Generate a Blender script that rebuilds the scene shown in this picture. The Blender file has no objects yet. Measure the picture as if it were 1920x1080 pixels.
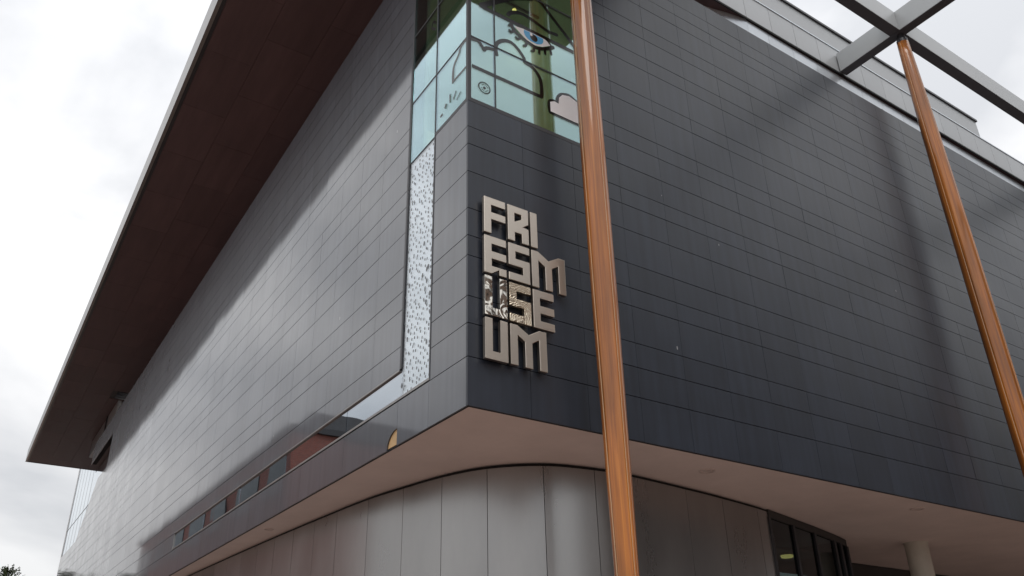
import bpy, bmesh, math, random
from mathutils import Vector, Matrix
from mathutils.geometry import tessellate_polygon
random.seed(7)
R = math.radians
scene = bpy.context.scene
col = scene.collection

# ------------------------------------------------------------------ camera
CAMPOS = Vector((-5.018, -8.303, 1.65))
RIGHT = Vector((0.848047, -0.529896, -0.005111))
DOWN = Vector((0.224242, 0.367582, -0.902552))
FWD = Vector((0.480137, 0.764260, 0.430551))
FPX, PX, PY = 1519.64, 900.26, 616.19
cam_data = bpy.data.cameras.new('camera')
cam = bpy.data.objects.new('camera', cam_data)
col.objects.link(cam)
m = Matrix((RIGHT, -DOWN, -FWD)).transposed().to_4x4()
m.translation = CAMPOS
cam.matrix_world = m
cam_data.sensor_width = 36
cam_data.lens = FPX / 1920 * 36
cam_data.shift_x = (960 - PX) / 1920
cam_data.shift_y = (PY - 540) / 1920
cam_data.clip_start = 0.1
cam_data.clip_end = 2000
scene.camera = cam


def project(p):
    d = Vector(p) - CAMPOS
    z = d.dot(FWD)
    return (d.dot(RIGHT) / z * FPX + PX, d.dot(DOWN) / z * FPX + PY, z)


# ------------------------------------------------------------------ sky, sun, exposure
SUN_EL, SUN_AZ = 52, 215          # azimuth from north (+Y), clockwise
world = bpy.data.worlds.new('World')
scene.world = world
world.use_nodes = True
nt = world.node_tree
for n in list(nt.nodes):
    nt.nodes.remove(n)
N = nt.nodes.new
wo = N('ShaderNodeOutputWorld')
bg = N('ShaderNodeBackground')
bg.inputs['Strength'].default_value = 0.1
sky = N('ShaderNodeTexSky')
sky.sky_type = 'NISHITA'
sky.sun_disc = False
sky.sun_elevation = R(SUN_EL)
sky.sun_rotation = R(SUN_AZ)
tc = N('ShaderNodeTexCoord')
mp = N('ShaderNodeMapping')
mp.inputs['Scale'].default_value = (1.0, 1.0, 2.2)
mp.inputs['Location'].default_value = (-2.4493, -0.0456, -0.5051)
nz = N('ShaderNodeTexNoise')
nz.inputs['Scale'].default_value = 1.9
nz.inputs['Detail'].default_value = 6
nz.inputs['Roughness'].default_value = 0.52
nz.inputs['Distortion'].default_value = 0.35
rp = N('ShaderNodeValToRGB')
rp.color_ramp.elements[0].position = 0.38
rp.color_ramp.elements[0].color = (6.95, 7.1, 7.4, 1)
rp.color_ramp.elements[1].position = 0.60
rp.color_ramp.elements[1].color = (11.5, 11.45, 11.45, 1)
mx = N('ShaderNodeMix')
mx.data_type = 'RGBA'
mx.inputs['Factor'].default_value = 0.92
nt.links.new(tc.outputs['Generated'], mp.inputs['Vector'])
nt.links.new(mp.outputs['Vector'], nz.inputs['Vector'])
nt.links.new(nz.outputs['Fac'], rp.inputs['Fac'])
nt.links.new(sky.outputs['Color'], mx.inputs['A'])
# overcast sky: brighter overhead than near the horizon
sx = N('ShaderNodeSeparateXYZ')
nt.links.new(tc.outputs['Generated'], sx.inputs[0])
el = N('ShaderNodeMapRange')
el.inputs['From Min'].default_value = 0.0
el.inputs['From Max'].default_value = 0.75
el.inputs['To Min'].default_value = 0.72
el.inputs['To Max'].default_value = 1.33
nt.links.new(sx.outputs['Z'], el.inputs['Value'])
ov = N('ShaderNodeMix')
ov.data_type = 'RGBA'
ov.blend_type = 'MULTIPLY'
ov.inputs['Factor'].default_value = 1
nt.links.new(rp.outputs['Color'], ov.inputs['A'])
nt.links.new(el.outputs['Result'], ov.inputs['B'])
nt.links.new(ov.outputs['Result'], mx.inputs['B'])
nt.links.new(mx.outputs['Result'], bg.inputs['Color'])
nt.links.new(bg.outputs['Background'], wo.inputs['Surface'])

sun_data = bpy.data.lights.new('sun', 'SUN')
sun_data.energy = 0.8
sun_data.angle = R(25)
sun_data.color = (1.0, 0.96, 0.9)
sun = bpy.data.objects.new('sun', sun_data)
col.objects.link(sun)
to_sun = Vector((math.sin(R(SUN_AZ)) * math.cos(R(SUN_EL)), math.cos(R(SUN_AZ)) * math.cos(R(SUN_EL)), math.sin(R(SUN_EL))))
sun.rotation_euler = to_sun.to_track_quat('Z', 'Y').to_euler()
sun.location = (0, 0, 60)

scene.render.engine = 'CYCLES'
vs = scene.view_settings
vs.view_transform = 'Standard'
vs.look = 'None'
vs.exposure = 0.0
vs.gamma = 1.0
vs.use_curve_mapping = False
scene.cycles.max_bounces = 8
scene.cycles.transparent_max_bounces = 16


# ------------------------------------------------------------------ materials
def nodes_of(name):
    mt = bpy.data.materials.new(name)
    mt.use_nodes = True
    t = mt.node_tree
    b = t.nodes['Principled BSDF']
    return mt, t, b


def link(t, a, b):
    t.links.new(a, b)


def simple(name, color, rough=0.5, metal=0.0, var=0.12, scale=3.0, bump=0.0, bscale=40.0, stretch=(1, 1, 1), rvar=0.08, coat=0.0, spec=0.5, crough=0.15):
    """base colour with soft noise wear, noise-driven roughness and optional fine relief"""
    mt, t, b = nodes_of(name)
    tcn = t.nodes.new('ShaderNodeTexCoord')
    mpn = t.nodes.new('ShaderNodeMapping')
    mpn.inputs['Scale'].default_value = stretch
    geo = t.nodes.new('ShaderNodeNewGeometry')
    link(t, geo.outputs['Position'], mpn.inputs['Vector'])
    n1 = t.nodes.new('ShaderNodeTexNoise')
    n1.inputs['Scale'].default_value = scale
    n1.inputs['Detail'].default_value = 6
    n1.inputs['Roughness'].default_value = 0.6
    link(t, mpn.outputs['Vector'], n1.inputs['Vector'])
    mr = t.nodes.new('ShaderNodeMapRange')
    mr.inputs['From Min'].default_value = 0.25
    mr.inputs['From Max'].default_value = 0.75
    mr.inputs['To Min'].default_value = 1 - var
    mr.inputs['To Max'].default_value = 1 + var
    link(t, n1.outputs['Fac'], mr.inputs['Value'])
    mul = t.nodes.new('ShaderNodeMix')
    mul.data_type = 'RGBA'
    mul.blend_type = 'MULTIPLY'
    mul.inputs['Factor'].default_value = 1
    mul.inputs['A'].default_value = (*color, 1)
    link(t, mr.outputs['Result'], mul.inputs['B'])
    link(t, mul.outputs['Result'], b.inputs['Base Color'])
    mr2 = t.nodes.new('ShaderNodeMapRange')
    mr2.inputs['To Min'].default_value = max(0.02, rough - rvar)
    mr2.inputs['To Max'].default_value = min(1, rough + rvar)
    link(t, n1.outputs['Fac'], mr2.inputs['Value'])
    link(t, mr2.outputs['Result'], b.inputs['Roughness'])
    b.inputs['Metallic'].default_value = metal
    b.inputs['Specular IOR Level'].default_value = spec
    if coat:
        b.inputs['Coat Weight'].default_value = coat
        b.inputs['Coat Roughness'].default_value = crough
    if bump:
        n2 = t.nodes.new('ShaderNodeTexNoise')
        n2.inputs['Scale'].default_value = bscale
        n2.inputs['Detail'].default_value = 4
        link(t, mpn.outputs['Vector'], n2.inputs['Vector'])
        bp = t.nodes.new('ShaderNodeBump')
        bp.inputs['Strength'].default_value = bump
        bp.inputs['Distance'].default_value = 0.01
        link(t, n2.outputs['Fac'], bp.inputs['Height'])
        link(t, bp.outputs['Normal'], b.inputs['Normal'])
    return mt


def per_piece(mt, lo, hi):
    """multiply the base colour by a random value for each piece"""
    t = mt.node_tree
    b = t.nodes['Principled BSDF']
    src = b.inputs['Base Color'].links[0].from_socket
    oi = t.nodes.new('ShaderNodeObjectInfo')
    ge = t.nodes.new('ShaderNodeNewGeometry')
    ad = t.nodes.new('ShaderNodeMath')
    ad.operation = 'ADD'
    link(t, oi.outputs['Random'], ad.inputs[0])
    link(t, ge.outputs['Random Per Island'], ad.inputs[1])
    fr = t.nodes.new('ShaderNodeMath')
    fr.operation = 'FRACT'
    link(t, ad.outputs[0], fr.inputs[0])
    mr = t.nodes.new('ShaderNodeMapRange')
    mr.inputs['To Min'].default_value = lo
    mr.inputs['To Max'].default_value = hi
    link(t, fr.outputs[0], mr.inputs['Value'])
    mul = t.nodes.new('ShaderNodeMix')
    mul.data_type = 'RGBA'
    mul.blend_type = 'MULTIPLY'
    mul.inputs['Factor'].default_value = 1
    link(t, src, mul.inputs['A'])
    link(t, mr.outputs['Result'], mul.inputs['B'])
    link(t, mul.outputs['Result'], b.inputs['Base Color'])
    return mt


def weather(mt):
    """thin rain streaks, dull patches and a few pale specks"""
    t = mt.node_tree
    b = t.nodes['Principled BSDF']
    geo = t.nodes.new('ShaderNodeNewGeometry')
    mpn = t.nodes.new('ShaderNodeMapping')
    mpn.inputs['Scale'].default_value = (7, 7, 0.35)
    link(t, geo.outputs['Position'], mpn.inputs['Vector'])
    n1 = t.nodes.new('ShaderNodeTexNoise')
    n1.inputs['Scale'].default_value = 1.0
    n1.inputs['Detail'].default_value = 5
    link(t, mpn.outputs['Vector'], n1.inputs['Vector'])
    r1 = t.nodes.new('ShaderNodeMapRange')
    r1.inputs['From Min'].default_value = 0.3
    r1.inputs['From Max'].default_value = 0.7
    r1.inputs['To Min'].default_value = 0.78
    r1.inputs['To Max'].default_value = 1.25
    link(t, n1.outputs['Fac'], r1.inputs['Value'])
    src = b.inputs['Base Color'].links[0].from_socket
    mul = t.nodes.new('ShaderNodeMix')
    mul.data_type = 'RGBA'
    mul.blend_type = 'MULTIPLY'
    mul.inputs['Factor'].default_value = 1
    link(t, src, mul.inputs['A'])
    link(t, r1.outputs['Result'], mul.inputs['B'])
    mp2 = t.nodes.new('ShaderNodeMapping')
    mp2.inputs['Scale'].default_value = (3.2, 3.2, 1.2)
    link(t, geo.outputs['Position'], mp2.inputs['Vector'])
    vo = t.nodes.new('ShaderNodeTexVoronoi')
    vo.inputs['Scale'].default_value = 0.55
    link(t, mp2.outputs['Vector'], vo.inputs['Vector'])
    lt = t.nodes.new('ShaderNodeMath')
    lt.operation = 'LESS_THAN'
    lt.inputs[1].default_value = 0.022
    link(t, vo.outputs['Distance'], lt.inputs[0])
    mx2 = t.nodes.new('ShaderNodeMix')
    mx2.data_type = 'RGBA'
    mx2.inputs['B'].default_value = (0.30, 0.30, 0.30, 1)
    link(t, lt.outputs[0], mx2.inputs['Factor'])
    link(t, mul.outputs['Result'], mx2.inputs['A'])
    link(t, mx2.outputs['Result'], b.inputs['Base Color'])
    # duller and shinier patches in the sheen
    n3 = t.nodes.new('ShaderNodeTexNoise')
    n3.inputs['Scale'].default_value = 0.7
    n3.inputs['Detail'].default_value = 4
    link(t, geo.outputs['Position'], n3.inputs['Vector'])
    cw = b.inputs['Coat Weight'].default_value
    r3 = t.nodes.new('ShaderNodeMapRange')
    r3.inputs['From Min'].default_value = 0.3
    r3.inputs['From Max'].default_value = 0.7
    r3.inputs['To Min'].default_value = cw * 0.82
    r3.inputs['To Max'].default_value = min(1.0, cw * 1.12)
    link(t, n3.outputs['Fac'], r3.inputs['Value'])
    link(t, r3.outputs['Result'], b.inputs['Coat Weight'])
    return mt


def glass(name, tint, refl, base, wave=0.0):
    mt, t, b = nodes_of(name)
    t.nodes.remove(b)
    out = t.nodes['Material Output']
    tr = t.nodes.new('ShaderNodeBsdfTransparent')
    tr.inputs['Color'].default_value = (*tint, 1)
    gl = t.nodes.new('ShaderNodeBsdfGlossy')
    gl.inputs['Color'].default_value = (*refl, 1)
    gl.inputs['Roughness'].default_value = 0.015
    lw = t.nodes.new('ShaderNodeLayerWeight')
    lw.inputs['Blend'].default_value = 0.5
    pw = t.nodes.new('ShaderNodeMath')
    pw.operation = 'POWER'
    pw.inputs[1].default_value = 4.0
    link(t, lw.outputs['Facing'], pw.inputs[0])
    mr = t.nodes.new('ShaderNodeMapRange')
    mr.inputs['To Min'].default_value = base
    mr.inputs['To Max'].default_value = 1.0
    link(t, pw.outputs[0], mr.inputs['Value'])
    ms = t.nodes.new('ShaderNodeMixShader')
    link(t, mr.outputs['Result'], ms.inputs['Fac'])
    link(t, tr.outputs[0], ms.inputs[1])
    link(t, gl.outputs[0], ms.inputs[2])
    link(t, ms.outputs[0], out.inputs['Surface'])
    if wave:
        geo = t.nodes.new('ShaderNodeNewGeometry')
        n2 = t.nodes.new('ShaderNodeTexNoise')
        n2.inputs['Scale'].default_value = 0.8
        n2.inputs['Detail'].default_value = 1
        link(t, geo.outputs['Position'], n2.inputs['Vector'])
        bp = t.nodes.new('ShaderNodeBump')
        bp.inputs['Strength'].default_value = wave
        bp.inputs['Distance'].default_value = 0.05
        link(t, n2.outputs['Fac'], bp.inputs['Height'])
        link(t, bp.outputs['Normal'], gl.inputs['Normal'])
    return mt


def emis(name, color, strength):
    mt, t, b = nodes_of(name)
    b.inputs['Base Color'].default_value = (*color, 1)
    b.inputs['Emission Color'].default_value = (*color, 1)
    b.inputs['Emission Strength'].default_value = strength
    return mt


M = {}
# dark stone cladding: honed, slightly glossy
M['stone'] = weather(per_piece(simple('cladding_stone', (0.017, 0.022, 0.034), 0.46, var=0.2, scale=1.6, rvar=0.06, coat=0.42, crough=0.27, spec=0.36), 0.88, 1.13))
# street side: same stone; paler base and sharper coat stand in for grazing sheen
M['stone_sheen'] = weather(per_piece(simple('cladding_stone_sheen', (0.050, 0.056, 0.070), 0.42, var=0.2, scale=1.6, rvar=0.06, coat=1.0, crough=0.06), 0.9, 1.12))
M['ring'] = simple('downlight_ring', (0.62, 0.54, 0.51), 0.6)
M['black'] = simple('dark_backing', (0.006, 0.006, 0.007), 0.8)
M['frame'] = simple('window_frame', (0.045, 0.045, 0.05), 0.4, metal=0.2)
M['silver'] = simple('silver_trim', (0.28, 0.27, 0.26), 0.35, metal=0.8)
M['soffit'] = simple('plaster_soffit', (0.76, 0.67, 0.635), 0.85, var=0.07, scale=1.3, bump=0.08, bscale=120)
M['rsoffit'] = per_piece(simple('brown_roof_boards', (0.118, 0.072, 0.074), 0.55, var=0.2, scale=1.2, stretch=(3, 0.4, 1), bump=0.05, bscale=60), 0.9, 1.1)
M['fascia'] = per_piece(simple('light_metal_cladding', (0.43, 0.445, 0.455), 0.42, metal=0.25, var=0.05, scale=1.0), 0.94, 1.05)
M['cler'] = per_piece(simple('clerestory_metal', (0.60, 0.65, 0.70), 0.3, metal=0.35, var=0.05, scale=1.0), 0.94, 1.05)
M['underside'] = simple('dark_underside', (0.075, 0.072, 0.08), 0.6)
M['beam'] = simple('painted_steel_beam', (0.42, 0.44, 0.45), 0.38, metal=0.15, var=0.05, scale=1.0)
M['grey'] = per_piece(simple('grey_metal_panels', (0.33, 0.325, 0.32), 0.30, metal=0.85, var=0.12, scale=1.1, stretch=(1, 1, 0.35), bump=0.04, bscale=25, rvar=0.1), 0.92, 1.08)
M['seam'] = simple('seal_white', (0.62, 0.6, 0.57), 0.5)
M['glass'] = glass('window_glass', (0.82, 0.91, 0.85), (0.70, 0.88, 0.97), 0.30, 0.02)
M['darkglass'] = glass('ground_floor_glass', (0.35, 0.40, 0.40), (0.6, 0.65, 0.7), 0.05, 0.03)
M['ribbon'] = glass('ribbon_glass', (0.30, 0.34, 0.36), (0.88, 0.94, 1.0), 0.5, 0.05)
M['stripglass'] = glass('printed_strip_glass', (0.96, 0.97, 0.97), (0.92, 0.96, 1.0), 0.25, 0.02)
M['paleglass'] = simple('pale_blue_glass', (0.58, 0.68, 0.76), 0.10, metal=0.8, var=0.05, scale=0.4)
M['film'] = simple('white_film', (0.66, 0.735, 0.78), 0.5, var=0.04)
M['dot'] = simple('grey_print', (0.10, 0.11, 0.12), 0.4)
M['vinyl'] = simple('black_vinyl', (0.006, 0.006, 0.007), 0.12, rvar=0.02, spec=0.6)
M['white'] = simple('white_vinyl', (0.72, 0.70, 0.70), 0.3, var=0.02)
M['cloud'] = simple('pale_pink_vinyl', (0.84, 0.82, 0.83), 0.3, var=0.02)
M['blue'] = simple('blue_vinyl', (0.10, 0.36, 0.62), 0.25, var=0.04)
M['room'] = simple('green_room_paint', (0.34, 0.39, 0.31), 0.8, var=0.05)
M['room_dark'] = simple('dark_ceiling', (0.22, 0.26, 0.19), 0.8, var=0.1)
M['tan'] = simple('tan_timber', (0.55, 0.36, 0.17), 0.5, var=0.15, scale=8)
M['concrete'] = simple('pale_concrete', (0.55, 0.53, 0.46), 0.75, var=0.1, scale=2, bump=0.1, bscale=30)
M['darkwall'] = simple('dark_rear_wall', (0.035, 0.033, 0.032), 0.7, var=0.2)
M['steel'] = simple('satin_steel', (0.5, 0.5, 0.5), 0.3, metal=1.0)
M['lampbody'] = simple('lamp_black', (0.02, 0.02, 0.02), 0.4)
M['lamp'] = emis('lit_lamp', (1.0, 0.78, 0.25), 1.6)
M['litwin'] = emis('lit_window', (0.75, 0.85, 0.85), 0.45)


def letter_mats():
    # brushed bronze-grey steel
    mt, t, b = nodes_of('brushed_letter_steel')
    b.inputs['Metallic'].default_value = 1.0
    geo = t.nodes.new('ShaderNodeNewGeometry')
    mpn = t.nodes.new('ShaderNodeMapping')
    mpn.inputs['Scale'].default_value = (3, 3, 160)
    link(t, geo.outputs['Position'], mpn.inputs['Vector'])
    n1 = t.nodes.new('ShaderNodeTexNoise')
    n1.inputs['Scale'].default_value = 2
    n1.inputs['Detail'].default_value = 3
    link(t, mpn.outputs['Vector'], n1.inputs['Vector'])
    cr = t.nodes.new('ShaderNodeValToRGB')
    cr.color_ramp.elements[0].color = (0.55, 0.485, 0.41, 1)
    cr.color_ramp.elements[1].color = (0.66, 0.59, 0.51, 1)
    link(t, n1.outputs['Fac'], cr.inputs['Fac'])
    link(t, cr.outputs['Color'], b.inputs['Base Color'])
    mr = t.nodes.new('ShaderNodeMapRange')
    mr.inputs['To Min'].default_value = 0.26
    mr.inputs['To Max'].default_value = 0.42
    link(t, n1.outputs['Fac'], mr.inputs['Value'])
    link(t, mr.outputs['Result'], b.inputs['Roughness'])
    M['letter'] = mt
    # polished, hammered
    mt, t, b = nodes_of('polished_letter_steel')
    b.inputs['Metallic'].default_value = 1.0
    b.inputs['Base Color'].default_value = (0.80, 0.75, 0.66, 1)
    b.inputs['Roughness'].default_value = 0.1
    geo = t.nodes.new('ShaderNodeNewGeometry')
    n1 = t.nodes.new('ShaderNodeTexNoise')
    n1.inputs['Scale'].default_value = 4
    n1.inputs['Detail'].default_value = 1.5
    n1.inputs['Distortion'].default_value = 1.2
    link(t, geo.outputs['Position'], n1.inputs['Vector'])
    bp = t.nodes.new('ShaderNodeBump')
    bp.inputs['Strength'].default_value = 1.0
    bp.inputs['Distance'].default_value = 0.022
    link(t, n1.outputs['Fac'], bp.inputs['Height'])
    link(t, bp.outputs['Normal'], b.inputs['Normal'])
    M['polished'] = mt
    # etched contour lines
    mt, t, b = nodes_of('etched_letter_steel')
    b.inputs['Metallic'].default_value = 1.0
    geo = t.nodes.new('ShaderNodeNewGeometry')
    wv = t.nodes.new('ShaderNodeTexWave')
    wv.wave_type = 'RINGS'
    wv.rings_direction = 'SPHERICAL'
    wv.inputs['Scale'].default_value = 13
    wv.inputs['Distortion'].default_value = 9
    wv.inputs['Detail'].default_value = 1
    wv.inputs['Detail Scale'].default_value = 1.0
    mpn = t.nodes.new('ShaderNodeMapping')
    mpn.inputs['Location'].default_value = (-0.8, 0, -6.57)
    link(t, geo.outputs['Position'], mpn.inputs['Vector'])
    link(t, mpn.outputs['Vector'], wv.inputs['Vector'])
    cr = t.nodes.new('ShaderNodeValToRGB')
    cr.color_ramp.elements[0].position = 0.12
    cr.color_ramp.elements[0].color = (0.45, 0.37, 0.27, 1)
    cr.color_ramp.elements[1].position = 0.35
    cr.color_ramp.elements[1].color = (0.70, 0.61, 0.48, 1)
    link(t, wv.outputs['Fac'], cr.inputs['Fac'])
    link(t, cr.outputs['Color'], b.inputs['Base Color'])
    b.inputs['Roughness'].default_value = 0.28
    bp = t.nodes.new('ShaderNodeBump')
    bp.inputs['Strength'].default_value = 0.5
    bp.inputs['Distance'].default_value = 0.01
    link(t, wv.outputs['Fac'], bp.inputs['Height'])
    link(t, bp.outputs['Normal'], b.inputs['Normal'])
    M['etched'] = mt


letter_mats()


def wood_mat():
    mt, t, b = nodes_of('varnished_timber')
    geo = t.nodes.new('ShaderNodeNewGeometry')
    mpn = t.nodes.new('ShaderNodeMapping')
    mpn.inputs['Scale'].default_value = (22, 22, 0.55)
    link(t, geo.outputs['Position'], mpn.inputs['Vector'])
    n1 = t.nodes.new('ShaderNodeTexNoise')
    n1.inputs['Scale'].default_value = 1.0
    n1.inputs['Detail'].default_value = 7
    n1.inputs['Roughness'].default_value = 0.6
    n1.inputs['Distortion'].default_value = 0.6
    link(t, mpn.outputs['Vector'], n1.inputs['Vector'])
    cr = t.nodes.new('ShaderNodeValToRGB')
    e = cr.color_ramp.elements
    e[0].position = 0.2
    e[0].color = (0.17, 0.043, 0.005, 1)
    e[1].position = 0.8
    e[1].color = (0.54, 0.19, 0.018, 1)
    e2 = e.new(0.5)
    e2.color = (0.38, 0.120, 0.012, 1)
    link(t, n1.outputs['Fac'], cr.inputs['Fac'])
    # broad lengthwise tone changes
    mp2 = t.nodes.new('ShaderNodeMapping')
    mp2.inputs['Scale'].default_value = (5, 5, 0.5)
    link(t, geo.outputs['Position'], mp2.inputs['Vector'])
    n2 = t.nodes.new('ShaderNodeTexNoise')
    n2.inputs['Scale'].default_value = 1.0
    n2.inputs['Detail'].default_value = 3
    link(t, mp2.outputs['Vector'], n2.inputs['Vector'])
    mr = t.nodes.new('ShaderNodeMapRange')
    mr.inputs['From Min'].default_value = 0.3
    mr.inputs['From Max'].default_value = 0.7
    mr.inputs['To Min'].default_value = 0.6
    mr.inputs['To Max'].default_value = 1.22
    link(t, n2.outputs['Fac'], mr.inputs['Value'])
    mul = t.nodes.new('ShaderNodeMix')
    mul.data_type = 'RGBA'
    mul.blend_type = 'MULTIPLY'
    mul.inputs['Factor'].default_value = 1
    link(t, cr.outputs['Color'], mul.inputs['A'])
    link(t, mr.outputs['Result'], mul.inputs['B'])
    link(t, mul.outputs['Result'], b.inputs['Base Color'])
    b.inputs['Roughness'].default_value = 0.5
    b.inputs['Specular IOR Level'].default_value = 0.3
    b.inputs['Coat Weight'].default_value = 0.9
    b.inputs['Coat Roughness'].default_value = 0.08
    bp = t.nodes.new('ShaderNodeBump')
    bp.inputs['Strength'].default_value = 0.12
    bp.inputs['Distance'].default_value = 0.004
    link(t, n1.outputs['Fac'], bp.inputs['Height'])
    link(t, bp.outputs['Normal'], b.inputs['Normal'])
    return mt


M['wood'] = wood_mat()
M['seamwood'] = simple('pale_seam_timber', (0.62, 0.42, 0.26), 0.4, var=0.1, scale=6)


def brick_mat(name, c1, c2, mortar, scale=1.0):
    mt, t, b = nodes_of(name)
    geo = t.nodes.new('ShaderNodeNewGeometry')
    sp = t.nodes.new('ShaderNodeSeparateXYZ')
    link(t, geo.outputs['Position'], sp.inputs[0])
    ad = t.nodes.new('ShaderNodeMath')
    link(t, sp.outputs['X'], ad.inputs[0])
    link(t, sp.outputs['Y'], ad.inputs[1])
    cb = t.nodes.new('ShaderNodeCombineXYZ')
    link(t, ad.outputs[0], cb.inputs['X'])
    link(t, sp.outputs['Z'], cb.inputs['Y'])
    br = t.nodes.new('ShaderNodeTexBrick')
    br.inputs['Color1'].default_value = (*c1, 1)
    br.inputs['Color2'].default_value = (*c2, 1)
    br.inputs['Mortar'].default_value = (*mortar, 1)
    br.inputs['Scale'].default_value = scale
    br.inputs['Brick Width'].default_value = 0.22
    br.inputs['Row Height'].default_value = 0.066
    br.inputs['Mortar Size'].default_value = 0.008
    link(t, cb.outputs[0], br.inputs['Vector'])
    link(t, br.outputs['Color'], b.inputs['Base Color'])
    b.inputs['Roughness'].default_value = 0.85
    return mt


M['brick'] = brick_mat('red_brick', (0.30, 0.085, 0.06), (0.22, 0.06, 0.045), (0.2, 0.17, 0.15))
M['brick2'] = brick_mat('brown_brick', (0.13, 0.075, 0.055), (0.10, 0.06, 0.045), (0.12, 0.11, 0.1))
M['render'] = simple('dark_render', (0.10, 0.10, 0.105), 0.8)
M['wpane'] = simple('far_window_pane', (0.02, 0.026, 0.03), 0.35, spec=0.2)
M['roofing'] = simple('slate_roofing', (0.05, 0.05, 0.055), 0.7)


def paving_mat():
    mt, t, b = nodes_of('clinker_paving')
    geo = t.nodes.new('ShaderNodeNewGeometry')
    br = t.nodes.new('ShaderNodeTexBrick')
    br.inputs['Color1'].default_value = (0.27, 0.19, 0.155, 1)
    br.inputs['Color2'].default_value = (0.22, 0.15, 0.125, 1)
    br.inputs['Mortar'].default_value = (0.16, 0.14, 0.12, 1)
    br.inputs['Scale'].default_value = 1
    br.inputs['Brick Width'].default_value = 0.21
    br.inputs['Row Height'].default_value = 0.07
    br.inputs['Mortar Size'].default_value = 0.005
    link(t, geo.outputs['Position'], br.inputs['Vector'])
    link(t, br.outputs['Color'], b.inputs['Base Color'])
    b.inputs['Roughness'].default_value = 0.8
    return mt


M['paving'] = paving_mat()
M['bark'] = simple('bark', (0.09, 0.07, 0.05), 0.9, var=0.3, scale=8, bump=0.4, bscale=20)


def leaf_mat():
    mt, t, b = nodes_of('leaves')
    ge = t.nodes.new('ShaderNodeNewGeometry')
    cr = t.nodes.new('ShaderNodeValToRGB')
    cr.color_ramp.elements[0].color = (0.035, 0.055, 0.018, 1)
    cr.color_ramp.elements[1].color = (0.10, 0.13, 0.05, 1)
    link(t, ge.outputs['Random Per Island'], cr.inputs['Fac'])
    link(t, cr.outputs['Color'], b.inputs['Base Color'])
    b.inputs['Roughness'].default_value = 0.6
    return mt


M['leaf'] = leaf_mat()


# ------------------------------------------------------------------ mesh helpers
class MB:
    def __init__(self):
        self.v = []
        self.f = []

    def add(self, vs, fs):
        o = len(self.v)
        self.v += [tuple(p) for p in vs]
        self.f += [tuple(i + o for i in f) for f in fs]
        return self

    def box(self, x0, x1, y0, y1, z0, z1):
        vs = [(x0, y0, z0), (x1, y0, z0), (x1, y1, z0), (x0, y1, z0), (x0, y0, z1), (x1, y0, z1), (x1, y1, z1), (x0, y1, z1)]
        return self.add(vs, [(3, 2, 1, 0), (4, 5, 6, 7), (0, 1, 5, 4), (1, 2, 6, 5), (2, 3, 7, 6), (3, 0, 4, 7)])

    def prism(self, loops, d0, d1, mapf):
        """loops: outer + holes of 2D points; mapf(u, v, d) -> xyz"""
        tris = tessellate_polygon([[Vector((p[0], p[1], 0)) for p in lp] for lp in loops])
        flat = [p for lp in loops for p in lp]
        n = len(flat)
        vs = [mapf(p[0], p[1], d0) for p in flat] + [mapf(p[0], p[1], d1) for p in flat]
        fs = [tuple(t) for t in tris] + [tuple(i + n for i in reversed(t)) for t in tris]
        o = 0
        for lp in loops:
            k = len(lp)
            for i in range(k):
                j = (i + 1) % k
                fs.append((o + i, o + j, o + j + n, o + i + n))
            o += k
        return self.add(vs, fs)

    def tube(self, pts, rads, seg=12):
        rings = []
        n = len(pts)
        pts = [Vector(p) for p in pts]
        for i, p in enumerate(pts):
            a = pts[max(0, i - 1)]
            b = pts[min(n - 1, i + 1)]
            d = (b - a).normalized()
            u = d.cross(Vector((0.31, 0.95, 0.03))).normalized()
            w = d.cross(u)
            rings.append([p + (u * math.cos(2 * math.pi * k / seg) + w * math.sin(2 * math.pi * k / seg)) * rads[i] for k in range(seg)])
        vs = [q for r in rings for q in r]
        fs = []
        for i in range(n - 1):
            for k in range(seg):
                fs.append((i * seg + k, i * seg + (k + 1) % seg, (i + 1) * seg + (k + 1) % seg, (i + 1) * seg + k))
        fs.append(tuple(reversed(range(seg))))
        fs.append(tuple(range((n - 1) * seg, n * seg)))
        return self.add(vs, fs)

    def mesh(self, name, mat, smooth=False):
        me = bpy.data.meshes.new(name)
        me.from_pydata(self.v, [], self.f)
        bm = bmesh.new()
        bm.from_mesh(me)
        bmesh.ops.recalc_face_normals(bm, faces=bm.faces)
        bm.to_mesh(me)
        bm.free()
        if smooth:
            for p in me.polygons:
                p.use_smooth = True
        me.materials.append(mat)
        return me

    def build(self, name, mat, parent=None, smooth=False):
        return put(name, self.mesh(name, mat, smooth), parent)


def put(name, me, parent=None, loc=None, rot=None):
    o = bpy.data.objects.new(name, me)
    col.objects.link(o)
    if loc:
        o.location = loc
    if rot:
        o.rotation_euler = rot
    if parent:
        o.parent = parent
    return o


def tag(o, label, cat, group=None):
    o['label'] = label
    o['category'] = cat
    if group:
        o['group'] = group
    return o


def empty(name, loc=(0, 0, 0)):
    e = bpy.data.objects.new(name, None)
    e.empty_display_size = 0.3
    e.location = loc
    col.objects.link(e)
    return e


mapR = lambda u, v, d: (u, d, v)          # right wall: plane y = d, u = x, v = z
mapL = lambda u, v, d: (d, u, v)          # left wall: plane x = d, u = y, v = z
mapZ = lambda u, v, d: (u, v, d)


def rect(a, b, c, d):
    return [(a, c), (b, c), (b, d), (a, d)]


# ------------------------------------------------------------------ ground
g = MB().add([(-600, -600, 0), (600, -600, 0), (600, 600, 0), (-600, 600, 0)], [(0, 1, 2, 3)]).build('ground', M['paving'])
g['kind'] = 'structure'

# ------------------------------------------------------------------ museum building
museum = empty('museum_building', (0, 0, 0))
tag(museum, 'large dark stone-clad museum block overhanging a grey base, under a floating flat roof', 'building')

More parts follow.
